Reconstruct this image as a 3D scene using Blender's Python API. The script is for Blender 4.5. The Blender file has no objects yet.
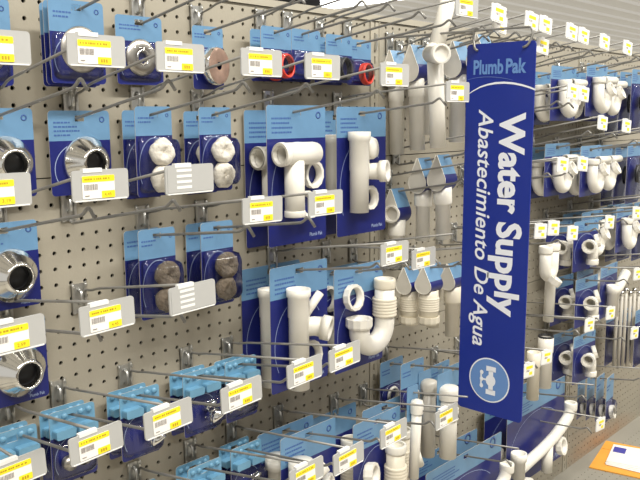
import bpy, bmesh, math, random
from mathutils import Vector, Matrix
random.seed(7)
SC = bpy.context.scene
COL = SC.collection
# ---------------------------------------------------------------- camera
F = 790.83
CAMR = Matrix(((0.67752554, -0.73545811, -0.00777881),
               (-0.11761466, -0.09789782, -0.98822204),
               (0.72603438, 0.67046058, -0.15282893)))      # rows: right, down, forward
CAMC = Vector((-0.58973, -1.13458, 0.18182))
cd = bpy.data.cameras.new('camera'); cam = bpy.data.objects.new('camera', cd); COL.objects.link(cam)
cd.sensor_fit = 'HORIZONTAL'; cd.sensor_width = 36; cd.lens = F / 640 * 36; cd.clip_start = .02; cd.clip_end = 200
m = Matrix.Identity(4)
for i in range(3):
    m[i][0] = CAMR[0][i]; m[i][1] = -CAMR[1][i]; m[i][2] = -CAMR[2][i]; m[i][3] = CAMC[i]
cam.matrix_world = m
SC.camera = cam
# ---------------------------------------------------------------- world, lights, exposure
w = bpy.data.worlds.new('store_air'); SC.world = w; w.use_nodes = True
w.node_tree.nodes['Background'].inputs[0].default_value = (1.0, .97, .91, 1)
w.node_tree.nodes['Background'].inputs[1].default_value = .66
SC.view_settings.view_transform = 'Standard'; SC.view_settings.look = 'None'
SC.view_settings.gamma = 1; SC.view_settings.use_curve_mapping = False
SC.view_settings.exposure = 0.0
CEIL = 2.6
for lx in (-1.6, 0.6, 2.8):                                  # fluorescent strips over the aisle
    ld = bpy.data.lights.new('aisle_strip_light', 'AREA'); ld.shape = 'RECTANGLE'; ld.size = 1.9; ld.size_y = .3
    ld.energy = 104; ld.color = (1.0, .97, .9)
    lo = bpy.data.objects.new('aisle_strip_light', ld); COL.objects.link(lo); lo.location = (lx, -1.75, CEIL - .26)

def ray(u, v):
    return CAMR.transposed() @ Vector(((u - 320) / F, (v - 240) / F, 1))
def PY(u, v, y):
    d = ray(u, v); return CAMC + d * ((y - CAMC.y) / d.y)
def PXP(u, v, x):
    d = ray(u, v); return CAMC + d * ((x - CAMC.x) / d.x)
def PZ(u, v, z):
    d = ray(u, v); return CAMC + d * ((z - CAMC.z) / d.z)

# ---------------------------------------------------------------- materials
def mat(name, col, rough=.5, metal=0., noise=0., nscale=30., bump=0., bscale=60., spec=.5, emit=None, trans=0., alpha=None, sss=0.):
    M = bpy.data.materials.new(name); M.use_nodes = True
    nt = M.node_tree; b = nt.nodes['Principled BSDF']
    b.inputs['Roughness'].default_value = rough; b.inputs['Metallic'].default_value = metal
    b.inputs['Specular IOR Level'].default_value = spec
    b.inputs['Base Color'].default_value = (*col, 1)
    tc = nt.nodes.new('ShaderNodeTexCoord')
    if noise:
        n = nt.nodes.new('ShaderNodeTexNoise'); n.inputs['Scale'].default_value = nscale; n.inputs['Detail'].default_value = 4
        nt.links.new(tc.outputs['Object'], n.inputs['Vector'])
        r = nt.nodes.new('ShaderNodeValToRGB')
        r.color_ramp.elements[0].position = .3; r.color_ramp.elements[1].position = .7
        r.color_ramp.elements[0].color = (*[c * (1 - noise) for c in col], 1)
        r.color_ramp.elements[1].color = (*[min(1, c * (1 + noise * .6)) for c in col], 1)
        nt.links.new(n.outputs['Fac'], r.inputs['Fac']); nt.links.new(r.outputs['Color'], b.inputs['Base Color'])
    if bump:
        n2 = nt.nodes.new('ShaderNodeTexNoise'); n2.inputs['Scale'].default_value = bscale; n2.inputs['Detail'].default_value = 5
        nt.links.new(tc.outputs['Object'], n2.inputs['Vector'])
        bp = nt.nodes.new('ShaderNodeBump'); bp.inputs['Strength'].default_value = bump; bp.inputs['Distance'].default_value = .004
        nt.links.new(n2.outputs['Fac'], bp.inputs['Height']); nt.links.new(bp.outputs['Normal'], b.inputs['Normal'])
    if emit:
        b.inputs['Emission Color'].default_value = (*emit[0], 1); b.inputs['Emission Strength'].default_value = emit[1]
    if sss:
        b.inputs['Subsurface Weight'].default_value = sss; b.inputs['Subsurface Radius'].default_value = (.004, .004, .003)
    return M
def clear_mat(name, tint=(.985, .99, 1), refl=.06, haze=0.):
    M = bpy.data.materials.new(name); M.use_nodes = True; nt = M.node_tree
    for n in list(nt.nodes): nt.nodes.remove(n)
    out = nt.nodes.new('ShaderNodeOutputMaterial'); t = nt.nodes.new('ShaderNodeBsdfTransparent'); t.inputs[0].default_value = (*tint, 1)
    g = nt.nodes.new('ShaderNodeBsdfGlossy'); g.inputs['Roughness'].default_value = .08; g.inputs[0].default_value = (1, 1, 1, 1)
    fr = nt.nodes.new('ShaderNodeFresnel'); fr.inputs[0].default_value = 1.25
    ad = nt.nodes.new('ShaderNodeMath'); ad.operation = 'ADD'; ad.inputs[1].default_value = refl * .4
    nt.links.new(fr.outputs[0], ad.inputs[0])
    mx = nt.nodes.new('ShaderNodeMixShader'); nt.links.new(ad.outputs[0], mx.inputs[0])
    nt.links.new(t.outputs[0], mx.inputs[1]); nt.links.new(g.outputs[0], mx.inputs[2])
    last = mx
    if haze:
        df = nt.nodes.new('ShaderNodeBsdfDiffuse'); df.inputs[0].default_value = (.85, .88, .9, 1)
        m2 = nt.nodes.new('ShaderNodeMixShader'); m2.inputs[0].default_value = haze
        nt.links.new(mx.outputs[0], m2.inputs[1]); nt.links.new(df.outputs[0], m2.inputs[2]); last = m2
    nt.links.new(last.outputs[0], out.inputs[0])
    return M
PEG = mat('beige_pegboard_paint', (.355, .325, .262), .55, noise=.07, nscale=5, bump=.06, bscale=220)
RAIL = mat('beige_steel', (.40, .37, .30), .42, noise=.05, nscale=8)
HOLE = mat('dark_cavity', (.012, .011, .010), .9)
DECK = mat('grey_deck_steel', (.30, .285, .245), .5, noise=.08, nscale=6)
ZINC = mat('zinc_plate', (.62, .62, .60), .32, .9, noise=.12, nscale=90)
WIRE = mat('zinc_wire', (.27, .262, .245), .45, .45, noise=.08, nscale=60)
HOLDER = mat('grey_label_plastic', (.43, .43, .42), .35, noise=.03, nscale=40)
CLIP = mat('white_clip_plastic', (.78, .78, .76), .35)
PAPER = mat('white_paper', (.84, .82, .78), .6)
YEL = mat('yellow_print', (.92, .74, .02), .5)
INK = mat('grey_ink', (.30, .27, .25), .7)
YINK = mat('olive_ink', (.45, .30, .01), .7)
NAVY = mat('navy_card', (.011, .017, .150), .32, noise=.08, nscale=25)
LBLUE = mat('light_blue_card', (.135, .275, .45), .35, noise=.08, nscale=18)
CYAN = mat('pale_blue_plastic', (.155, .35, .52), .28, noise=.06, nscale=30)
BINK = mat('card_blue_ink', (.05, .12, .34), .5)
WINK = mat('card_white_ink', (.34, .42, .62), .4)
CARDBACK = mat('card_board', (.55, .52, .46), .7)
PVC = mat('white_pvc', (.82, .79, .715), .32, noise=.03, nscale=30, sss=.05)
PVCY = mat('cream_pvc', (.76, .70, .57), .35, noise=.04, nscale=30)
PVCG = mat('grey_poly_pipe', (.52, .49, .43), .35, noise=.05, nscale=30)
CHROME = mat('chrome', (.80, .79, .76), .12, 1.0)
STEEL = mat('brushed_steel', (.50, .47, .42), .36, 1.0, noise=.1, nscale=80)
COPPER = mat('copper_face', (.40, .27, .21), .4, .5, noise=.2, nscale=60)
COTTON = mat('white_wick', (.80, .75, .65), .9, noise=.12, nscale=70, bump=.9, bscale=160)
WOOL = mat('brown_wool', (.19, .15, .11), .95, noise=.35, nscale=140, bump=1.0, bscale=220)
RED = mat('red_rubber', (.66, .045, .025), .35)
BLACK = mat('black_rubber', (.02, .02, .022), .4)
SIGN = mat('sign_blue', (.008, .025, .255), .42, noise=.03, nscale=20)
SIGNW = mat('sign_white', (.80, .82, .88), .4)
SIGNL = mat('sign_light_blue', (.13, .26, .56), .4)
SIGNM = mat('sign_mid_blue', (.10, .15, .42), .4)
TAGW = mat('white_tag_card', (.70, .67, .60), .5)
MANILA = mat('orange_envelope_paper', (.80, .37, .055), .65, noise=.06, nscale=14)
BLUEMARK = mat('blue_sticker', (.06, .06, .36), .5)
CLEAR = clear_mat('clear_blister')
CLEARH = clear_mat('hazy_bag', haze=.12)
RIBM = mat('grey_ceiling_steel', (.80, .77, .70), .6)
LAMPW = mat('lamp_diffuser', (.9, .9, .9), .5, emit=((1, .98, .93), 6.0))
LAMPB = mat('lamp_housing', (.7, .7, .68), .5)
DARK = mat('stand_in_black', (.02, .02, .022), .6)
FRONTM = mat('unseen_shelving', (.16, .13, .10), .6, noise=.5, nscale=4)
FLOORM = mat('pale_vinyl_floor', (.45, .42, .36), .35, noise=.05, nscale=3)

def rust_on(M, c, rx, rz):
    nt = M.node_tree; b = nt.nodes['Principled BSDF']; src = b.inputs['Base Color'].links[0].from_socket
    tc = nt.nodes.new('ShaderNodeTexCoord'); mp = nt.nodes.new('ShaderNodeMapping'); mp.vector_type = 'POINT'
    mp.inputs['Location'].default_value = (-c[0] / rx, 0, -c[2] / rz); mp.inputs['Scale'].default_value = (1 / rx, 1 / .2, 1 / rz)
    g = nt.nodes.new('ShaderNodeTexGradient'); g.gradient_type = 'SPHERICAL'; n = nt.nodes.new('ShaderNodeTexNoise'); n.inputs['Scale'].default_value = 14
    mu = nt.nodes.new('ShaderNodeMath'); mu.operation = 'MULTIPLY'; mx = nt.nodes.new('ShaderNodeMix'); mx.data_type = 'RGBA'
    L = nt.links.new; L(tc.outputs['Object'], mp.inputs['Vector']); L(mp.outputs[0], g.inputs[0]); L(tc.outputs['Object'], n.inputs['Vector'])
    L(g.outputs['Fac'], mu.inputs[0]); L(n.outputs['Fac'], mu.inputs[1]); L(mu.outputs[0], mx.inputs[0]); L(src, mx.inputs[6]); mx.inputs[7].default_value = (.42, .16, .03, 1); L(mx.outputs[2], b.inputs['Base Color'])
_c = PY(601, 441, 0); rust_on(PEG, _c, .36, .07)
# ---------------------------------------------------------------- mesh builder
class MB:
    def __init__(s): s.v = []; s.f = []; s.m = []; s.sm = []; s.mats = []
    def mi(s, mt):
        if mt not in s.mats: s.mats.append(mt)
        return s.mats.index(mt)
    def add(s, vs, fs, mt, smooth=False, T=None):
        o = len(s.v); k = s.mi(mt)
        for p in vs: s.v.append(tuple(T @ Vector(p)) if T is not None else tuple(p))
        for f in fs: s.f.append([o + i for i in f]); s.m.append(k); s.sm.append(smooth)
        return s
    def box(s, x0, x1, y0, y1, z0, z1, mt, T=None):
        vs = [(x, y, z) for x in (x0, x1) for y in (y0, y1) for z in (z0, z1)]
        return s.add(vs, [(0, 1, 3, 2), (4, 6, 7, 5), (0, 4, 5, 1), (2, 3, 7, 6), (0, 2, 6, 4), (1, 5, 7, 3)], mt, T=T)
    def sweep(s, pts, rad, mt, seg=12, wall=0., caps=True, rib=0., smooth=True, ref=None, T=None):
        """a round tube along pts; rad is one radius or one for each point; wall > 0 makes it an open pipe"""
        P = [Vector(p) for p in pts]; n = len(P)
        R = [rad] * n if not hasattr(rad, '__len__') else list(rad)
        tan = []
        for i in range(n):
            a = P[max(0, i - 1)]; b = P[min(n - 1, i + 1)]; j = i
            d = b - a
            if d.length < 1e-9: d = P[-1] - P[0]
            tan.append(d.normalized())
        u = Vector(ref) if ref else (Vector((0, 0, 1)) if abs(tan[0].z) < .9 else Vector((1, 0, 0)))
        u = (u - tan[0] * u.dot(tan[0])).normalized()
        def ring(i, r, u):
            w_ = tan[i].cross(u); out = []
            for k in range(seg):
                rr = r * (1 + (rib if k % 2 else -rib))
                a = 2 * math.pi * k / seg
                out.append(P[i] + (u * math.cos(a) + w_ * math.sin(a)) * rr)
            return out
        vs = []; fs = []; us = []
        for i in range(n):
            u = (u - tan[i] * u.dot(tan[i]))
            u = u.normalized(); us.append(u); vs += ring(i, R[i], u)
        for i in range(n - 1):
            for k in range(seg):
                k2 = (k + 1) % seg
                fs.append((i * seg + k, i * seg + k2, (i + 1) * seg + k2, (i + 1) * seg + k))
        s.add(vs, fs, mt, smooth and rib == 0, T)
        if wall:
            iv = []; f2 = []
            for i in range(n): iv += [Vector(p) for p in ring(i, max(R[i] - wall, .001), us[i])] if rib == 0 else [P[i] + (us[i] * math.cos(2 * math.pi * k / seg) + tan[i].cross(us[i]) * math.sin(2 * math.pi * k / seg)) * (R[i] - wall) for k in range(seg)]
            for i in range(n - 1):
                for k in range(seg):
                    k2 = (k + 1) % seg
                    f2.append((i * seg + k2, i * seg + k, (i + 1) * seg + k, (i + 1) * seg + k2))
            s.add(iv, f2, mt, True, T)
            N = n - 1
            ends = vs[:seg] + iv[:seg] + vs[N * seg:] + iv[N * seg:]
            fe = []
            for k in range(seg):
                k2 = (k + 1) % seg
                fe.append((k2, k, seg + k, seg + k2)); fe.append((2 * seg + k, 2 * seg + k2, 3 * seg + k2, 3 * seg + k))
            s.add(ends, fe, mt, False, T)
        elif caps:
            s.add(vs[:seg], [tuple(reversed(range(seg)))], mt, False, T); s.add(vs[(n - 1) * seg:], [tuple(range(seg))], mt, False, T)
        return s
    def torus(s, c, axis, R, r, mt, S=20, t=8, T=None, squash=1.):
        ax = Vector(axis).normalized(); u = ax.orthogonal().normalized(); w_ = ax.cross(u); vs = []; fs = []
        for i in range(S):
            a = 2 * math.pi * i / S; d = u * math.cos(a) + w_ * math.sin(a)
            for j in range(t):
                b = 2 * math.pi * j / t
                vs.append(Vector(c) + d * (R + r * math.cos(b)) + ax * r * squash * math.sin(b))
        for i in range(S):
            for j in range(t):
                fs.append((i * t + j, ((i + 1) % S) * t + j, ((i + 1) % S) * t + (j + 1) % t, i * t + (j + 1) % t))
        return s.add(vs, fs, mt, True, T)
    def lathe(s, c, axis, prof, mt, seg=28, smooth=True, T=None, close=False):
        """prof: list of (radius, distance along axis)"""
        ax = Vector(axis).normalized(); u = ax.orthogonal().normalized(); w_ = ax.cross(u); vs = []; fs = []
        for r, h in prof:
            for k in range(seg):
                a = 2 * math.pi * k / seg; vs.append(Vector(c) + ax * h + (u * math.cos(a) + w_ * math.sin(a)) * r)
        n = len(prof); rows = n if close else n - 1
        for i in range(rows):
            for k in range(seg):
                k2 = (k + 1) % seg; i2 = (i + 1) % n
                fs.append((i * seg + k, i * seg + k2, i2 * seg + k2, i2 * seg + k))
        return s.add(vs, fs, mt, smooth, T)
    def plate(s, outline, y0, y1, mt, T=None):
        """outline of (x, z) counter-clockwise, made a slab between y0 (front) and y1"""
        n = len(outline)
        vs = [(x, y0, z) for x, z in outline] + [(x, y1, z) for x, z in outline]
        fs = [tuple(range(n)), tuple(reversed(range(n, 2 * n)))] + [(i, n + i, n + (i + 1) % n, (i + 1) % n) for i in range(n)]
        return s.add(vs, fs, mt, False, T)
    def mesh(s, name):
        me = bpy.data.meshes.new(name); me.from_pydata(s.v, [], s.f)
        for mt in s.mats: me.materials.append(mt)
        me.polygons.foreach_set('material_index', s.m); me.polygons.foreach_set('use_smooth', s.sm)
        bm = bmesh.new(); bm.from_mesh(me); bmesh.ops.remove_doubles(bm, verts=bm.verts, dist=1e-6); bm.normal_update(); bm.to_mesh(me); bm.free()
        me.update(); return me
    def obj(s, name, parent=None, loc=None, rz=0):
        return mkobj(name, s.mesh(name), parent, loc, rz)
def mkobj(name, data, parent=None, loc=None, rz=0):
    o = bpy.data.objects.new(name, data); COL.objects.link(o)
    if parent: o.parent = parent
    if loc is not None: o.location = loc
    if rz: o.rotation_euler = (0, 0, rz)
    return o
def tag(o, label, cat, group=None):
    o['label'] = label; o['category'] = cat
    if group: o['group'] = group
    return o
def struct(o): o['kind'] = 'structure'; return o
def rrect(x0, x1, z0, z1, r, n=4):
    out = []
    for cx, cz, a0 in ((x1 - r, z0 + r, -90), (x1 - r, z1 - r, 0), (x0 + r, z1 - r, 90), (x0 + r, z0 + r, 180)):
        for k in range(n + 1):
            a = math.radians(a0 + 90 * k / n); out.append((cx + r * math.cos(a), cz + r * math.sin(a)))
    return out
def fillet(pts, r, n=6):
    P = [Vector(p) for p in pts]; out = [P[0]]
    for i in range(1, len(P) - 1):
        a = (P[i - 1] - P[i]); b = (P[i + 1] - P[i]); rr = min(r, a.length * .49, b.length * .49)
        A = P[i] + a.normalized() * rr; B = P[i] + b.normalized() * rr
        for k in range(n + 1):
            t = k / n; out.append(A * (1 - t) ** 2 + P[i] * 2 * t * (1 - t) + B * t * t)
    out.append(P[-1]); return out
_txt = {}
def text_mesh(body, bold=.0, shear=0., mt=None, key=''):
    """flat lettering normalised: x from 0 to 1, y from 0 to 1 over its bounding box"""
    k = (body, bold, shear, key)
    if k in _txt: return _txt[k]
    cu = bpy.data.curves.new('lettering', 'FONT'); cu.body = body; cu.size = 1; cu.offset = bold; cu.shear = shear; cu.resolution_u = 3
    ob = bpy.data.objects.new('lettering', cu); COL.objects.link(ob)
    dg = bpy.context.evaluated_depsgraph_get(); me = bpy.data.meshes.new_from_object(ob.evaluated_get(dg))
    bpy.data.objects.remove(ob); bpy.data.curves.remove(cu)
    xs = [v.co.x for v in me.vertices]; ys = [v.co.y for v in me.vertices]
    x0, x1, y0, y1 = min(xs), max(xs), min(ys), max(ys)
    vs = [((v.co.x - x0) / (x1 - x0), (v.co.y - y0) / (y1 - y0)) for v in me.vertices]
    fs = [tuple(p.vertices) for p in me.polygons]; bpy.data.meshes.remove(me)
    _txt[k] = (vs, fs); return vs, fs
def put_text(mb, body, x0, x1, z0, z1, y, mt, bold=0., shear=0., T=None):
    vs, fs = text_mesh(body, bold, shear)
    mb.add([(x0 + a * (x1 - x0), y, z0 + b * (z1 - z0)) for a, b in vs], fs, mt, T=T)

# ---------------------------------------------------------------- the setting
IN = .0254
X0, X1, XU, XU2 = -.34, 2.90, .823, 1.872
ZB, ZT, SEAM = -1.03, .392, .093
def peg_panel(name, xa, xb, za, zb, parent):
    """sheet with a real round hole in each square inch"""
    mb = MB(); vs = []; fs = []; N = 8; r = .0036; t = .005
    ca = math.ceil((xa + .011) / IN); cb = math.floor((xb - .011) / IN); ra = math.ceil((za + .009) / IN); rb = math.floor((zb - .009) / IN)
    xs = [xa] + [(c + .5) * IN for c in range(ca, cb)] + [xb]
    zs = [za] + [(q + .5) * IN for q in range(ra, rb)] + [zb]
    for i, c in enumerate(range(ca, cb + 1)):
        for j, q in enumerate(range(ra, rb + 1)):
            cx, cz = c * IN, q * IN; xl, xr, zl, zr = xs[i], xs[i + 1], zs[j], zs[j + 1]
            o = len(vs)
            ring = [(cx + r * math.cos(2 * math.pi * (k + .5) / N), cz + r * math.sin(2 * math.pi * (k + .5) / N)) for k in range(N)]
            corners = [(xr, zr), (xl, zr), (xl, zl), (xr, zl)]
            vs += [(x, 0, z) for x, z in ring] + [(x, t, z) for x, z in ring] + [(x, 0, z) for x, z in corners]
            for k in range(N): fs.append((o + k, o + N + k, o + N + (k + 1) % N, o + (k + 1) % N))
            C4 = o + 2 * N
            # ring verts at 22.5, 67.5, 112.5 ... ; corner m sits between verts 2m and 2m+1
            for q4 in range(4):
                a, b = 2 * q4, 2 * q4 + 1
                fs.append((C4 + q4, o + b, o + a))
                fs.append((C4 + q4, C4 + (q4 + 1) % 4, o + (b + 1) % N, o + b))
    mb.add([(x, y, z) for x, y, z in vs], fs, PEG)
    # edges of the sheet
    mb.add([(xa, 0, za), (xb, 0, za), (xb, t, za), (xa, t, za), (xa, 0, zb), (xb, 0, zb), (xb, t, zb), (xa, t, zb)], [(0, 3, 2, 1), (4, 5, 6, 7), (0, 4, 7, 3), (1, 2, 6, 5)], PEG)
    return mb.obj(name, parent)
wall = struct(MB().box(X0, X1, .03, .05, ZB - .05, ZT + .01, HOLE).obj('wall_back'))
U = .017
for xa, xb in ((X0, XU - U), (XU + U, XU2 - U), (XU2 + U, X1)):
    for za, zb in ((ZB, -.3215), (-.3195, SEAM - .001), (SEAM + .001, ZT)):
        peg_panel('pegboard_panel', xa, xb, za, zb, wall)
def upright(x):
    mb = MB(); a = .0022
    mb.box(x - U + .001, x - a, -.001, .02, ZB, ZT, RAIL); mb.box(x + a, x + U - .001, -.001, .02, ZB, ZT, RAIL)
    z = ZB
    while z < ZT - .01:
        mb.box(x - a, x + a, -.001, .02, z, z + .0085, RAIL); z += IN
    mb.box(x - U + .0005, x - U + .003, -.003, -.001, ZB, ZT, RAIL); mb.box(x + U - .003, x + U - .0005, -.003, -.001, ZB, ZT, RAIL)
    mb.obj('slotted_upright', wall)
upright(XU); upright(XU2)
tr = MB()
tr.box(X0, X1, -.004, .045, ZT + .001, ZT + .014, RAIL)
struct(tr.obj('trim_1'))
# deck shelf at the foot, with its front lip
dk = MB(); dk.box(X0, X1, -.46, .03, ZB - .02, ZB, DECK); dk.box(X0, X1, -.462, -.44, ZB - .10, ZB - .02, DECK)
dko = struct(dk.obj('floor_deck'))
pf = MB(); vs = []; fs = []
for i in range(0, 52):
    for j in range(0, 13):
        cx, cy, r = 1.55 + i * IN, -.06 - j * IN * 1.0, .0021; o = len(vs)
        vs += [(cx + r * math.cos(k * math.pi / 3), cy + r * math.sin(k * math.pi / 3), ZB + .0004) for k in range(6)]; fs.append(tuple(range(o, o + 6)))
pf.add(vs, fs, HOLE); pfo = pf.obj('deck_perforation', dko); pfo['kind'] = 'stuff'
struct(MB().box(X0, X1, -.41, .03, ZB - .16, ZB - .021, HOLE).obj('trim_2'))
struct(MB().box(-5, 5.5, -3.2, .3, ZB - .20, ZB - .16, FLOORM).obj('floor'))
struct(MB().box(-5, 5.5, -2.95, -2.85, ZB - .16, .42, FRONTM).obj('wall_front'))  # unseen shelving across the aisle, added to darken reflections and cut ambient light
# ribbed steel ceiling: ribs run along the gondola
rc = MB(); y = -4.0; prof = []
while y < 18:
    prof += [(y, CEIL), (y + .34, CEIL), (y + .38, CEIL - .15), (y + .56, CEIL - .15), (y + .60, CEIL)]; y += .60
vs = []; fs = []
for yy, zz in prof: vs += [(-6, yy, zz), (34, yy, zz)]
for i in range(len(prof) - 1): fs.append((2 * i, 2 * i + 1, 2 * i + 3, 2 * i + 2))
rc.add(vs, fs, RIBM); struct(rc.obj('ceiling'))
# strip lamps
def strip_lamp(cx, cy, lx, ly, label):
    r = tag(mkobj('strip_lamp', None, None, (cx, cy, CEIL - .20)), label, 'ceiling lamp', 'fluorescent ceiling strips')
    MB().box(-lx / 2, lx / 2, -ly / 2, ly / 2, -.03, 0, LAMPB).obj('housing', r)
    MB().box(-lx / 2 + .02, lx / 2 - .02, -ly / 2 + .02, ly / 2 - .02, -.075, -.031, LAMPW).obj('diffuser', r)
a = PZ(322, 8, CEIL - .3); b = PZ(400, -3, CEIL - .3)
strip_lamp((a.x + b.x) / 2, (a.y + b.y) / 2, .9, abs(a.y - b.y) + .3, 'bright white ceiling lamp above the pegboard top')

# ---------------------------------------------------------------- display hooks
bracket_me = None
def bracket_mesh():
    mb = MB(); W, H, B0 = .0125, .019, -.029
    mb.box(-W, W, -.0025, -.0005, B0, H, ZINC)
    mb.box(-W, -W + .004, -.006, -.0005, B0, H, ZINC); mb.box(W - .004, W, -.006, -.0005, B0, H, ZINC)
    mb.sweep([(-.0115, .003, H - .004), (-.0115, -.004, H + .001), (-.0115, -.006, H - .006)], .0024, ZINC, 6)
    mb.sweep([(.0115, .003, H - .004), (.0115, -.004, H + .001), (.0115, -.006, H - .006)], .0024, ZINC, 6)
    mb.sweep([(0, -.0025, -.014), (0, -.012, -.010), (0, -.010, .006), (0, -.0025, .010)], .003, ZINC, 6)
    return mb.mesh('bracket')
def holder_mesh(w=.078, h=.038):
    mb = MB(); mb.plate(rrect(-w / 2, w / 2, -h / 2, h / 2, .004), -.0025, 0, HOLDER)
    mb.box(-.024, .002, -.0030, .0035, h / 2 - .003, h / 2 + .002, CLIP)
    mb.box(-w / 2 + .003, w / 2 - .003, -.0032, -.0024, -h / 2 + .0005, -h / 2 + .002, CLIP)
    return mb.mesh('label_holder')
def price_mesh(price, seed, w=.078, h=.038):
    rnd = random.Random(seed); mb = MB(); x0, x1, z0, z1 = -.026, .0185, -.0155, .0120; y = -.0031
    mb.plate(rrect(x0, x1, z0, z1, .0012, 2), y, y + .0005, PAPER)
    mb.plate(rrect(x0, x1, z1 - .0075, z1, .0012, 2), y - .0003, y, YEL)
    mb.plate(rrect(x1 - .0185, x1, z0, z0 + .0085, .0010, 2), y - .0003, y, YEL)
    yy = y - .0005; x = x0 + .003                                 # too small to read in the photograph: grey strokes
    while x < x1 - .007:
        l = rnd.uniform(.0012, .003); mb.box(x, x + l, yy, yy + .0002, z1 - .0050, z1 - .0027, YINK); x += l + rnd.choice((.0007, .0007, .0020))
    x = x0 + .0025
    while x < x0 + .0205:
        l = rnd.uniform(.0004, .0011); mb.box(x, x + l, yy, yy + .0002, z1 - .0170, z1 - .0100, INK); x += l + rnd.uniform(.0005, .0012)
    mb.box(x0 + .003, x0 + .009, yy, yy + .0002, z0 + .003, z0 + .0042, INK)
    if price: put_text(mb, price, x1 - .0150, x1 - .0050, z0 + .0022, z0 + .0062, yy, YINK, .012)
    else:
        for k in range(3): mb.box(x1 - .0145 + k * .0034, x1 - .0122 + k * .0034, yy, yy + .0002, z0 + .0022, z0 + .0062, YINK)
    return mb.mesh('price_tag')
def blank_mesh(w=.078, h=.038):
    mb = MB(); y = -.0026
    mb.plate(rrect(-w / 2 + .003, w / 2 - .003, -h / 2 + .003, h / 2 - .003, .002, 2), y - .0004, y, HOLDER)
    for k in range(4): mb.box(-.022, .002, y - .0007, y - .0004, .010 - k * .0072, .0135 - k * .0072, CLIP)
    return mb.mesh('blank_insert')
BR, HO, BL = bracket_mesh(), holder_mesh(), blank_mesh()
PR = [price_mesh(None, s) for s in range(6)]
PRT = {}
def small_price(seed):
    rnd = random.Random(seed); mb = MB(); y = -.0031
    mb.plate(rrect(-.0240, .0240, -.0148, .0140, .0012, 2), y, y + .0005, PAPER)
    mb.box(-.0150, .0160, y - .0003, y, .0035, .0105, YEL); mb.box(.0010, .0160, y - .0003, y, -.0120, -.0045, YEL)
    x = -.014
    while x < .002: mb.box(x, x + .0008, y - .0003, y, -.0035, .0015, INK); x += rnd.uniform(.0014, .0026)
    return mb.mesh('price_tag')
HOS = None
def small_holder():
    mb = MB(); mb.plate(rrect(-.0285, .0285, -.0175, .0175, .003), -.0025, 0, CLIP); mb.box(-.012, .004, -.003, .0035, .015, .0195, CLIP); return mb.mesh('label_holder')
HOS = small_holder(); PRS = [small_price(s) for s in range(3)]
HOOKS = {}
def hook(key, label, bx=None, by=None, lab=None, x=None, z=None, tip=None, kind='tag', price=None, tilt=0., ld=.29, rise=.04, rodlen=None, droop=.031, small=False):
    """bx, by: pixel of its bracket on the board; lab: pixel of its label's centre (in the hook's own vertical plane)"""
    if x is None: p = PY(bx, by, 0); x, z = p.x, p.z
    if lab is not None:
        q = PXP(lab[0], lab[1], x); d = -q.y; zl = q.z
    else: d = ld; zl = z + rise
    if not .17 < d < .40: print('HOOK depth', key, round(d, 3), round(x, 3))
    r = tag(mkobj('display_hook', None, None, (x, 0, z)), label, 'hook', 'wire display hooks on the pegboard')
    mkobj('bracket', BR, r)
    dz = zl - z
    if tip is not None:
        q = PXP(tip[0], tip[1], x); td, tz = min(-q.y, d - .006), q.z - z
    else: td, tz = d - .022, dz - .026
    if rodlen: td = rodlen
    rw = .0021
    MB().sweep(fillet([(.010, -.004, -.006), (.010, -.006, .008), (.006, -.03, .010 + .02 * dz), (.0, -.06, .012 + (dz - .004) * .2), (0, -d + .004, dz + .017)], .012, 4), rw, WIRE, 8).obj('label_wire', r)
    z0 = -droop
    MB().sweep(fillet([(0, -.002, z0 + .006), (0, -.012, z0), (0, -td + .030, tz - (tz - z0) * .030 / td), (0, -td + .014, tz + .007), (0, -td, tz - .008)], .006, 4), rw * 1.12, WIRE, 8).obj('product_rod', r)
    if lab is not None or kind != 'none':
        h = mkobj('label_holder', HOS if small else HO, r, (0, -d, dz)); h.rotation_euler = (0, tilt, 0)
        if kind == 'blank': mkobj('blank_insert', BL, h)
        else:
            me = PR[len(HOOKS) % 6]
            if price:
                if small: pass
                elif price not in PRT: PRT[price] = price_mesh(price, len(HOOKS))
                me = PRT[price]
            if small: me = PRS[len(HOOKS) % 3]
            mkobj('price_tag', me, h)
    HOOKS[key] = dict(x=x, z=z, d=d, rod=lambda dd, z=z, z0=z0, td=td, tz=tz: z + z0 + (tz - z0) * dd / td)
    return r

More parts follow.
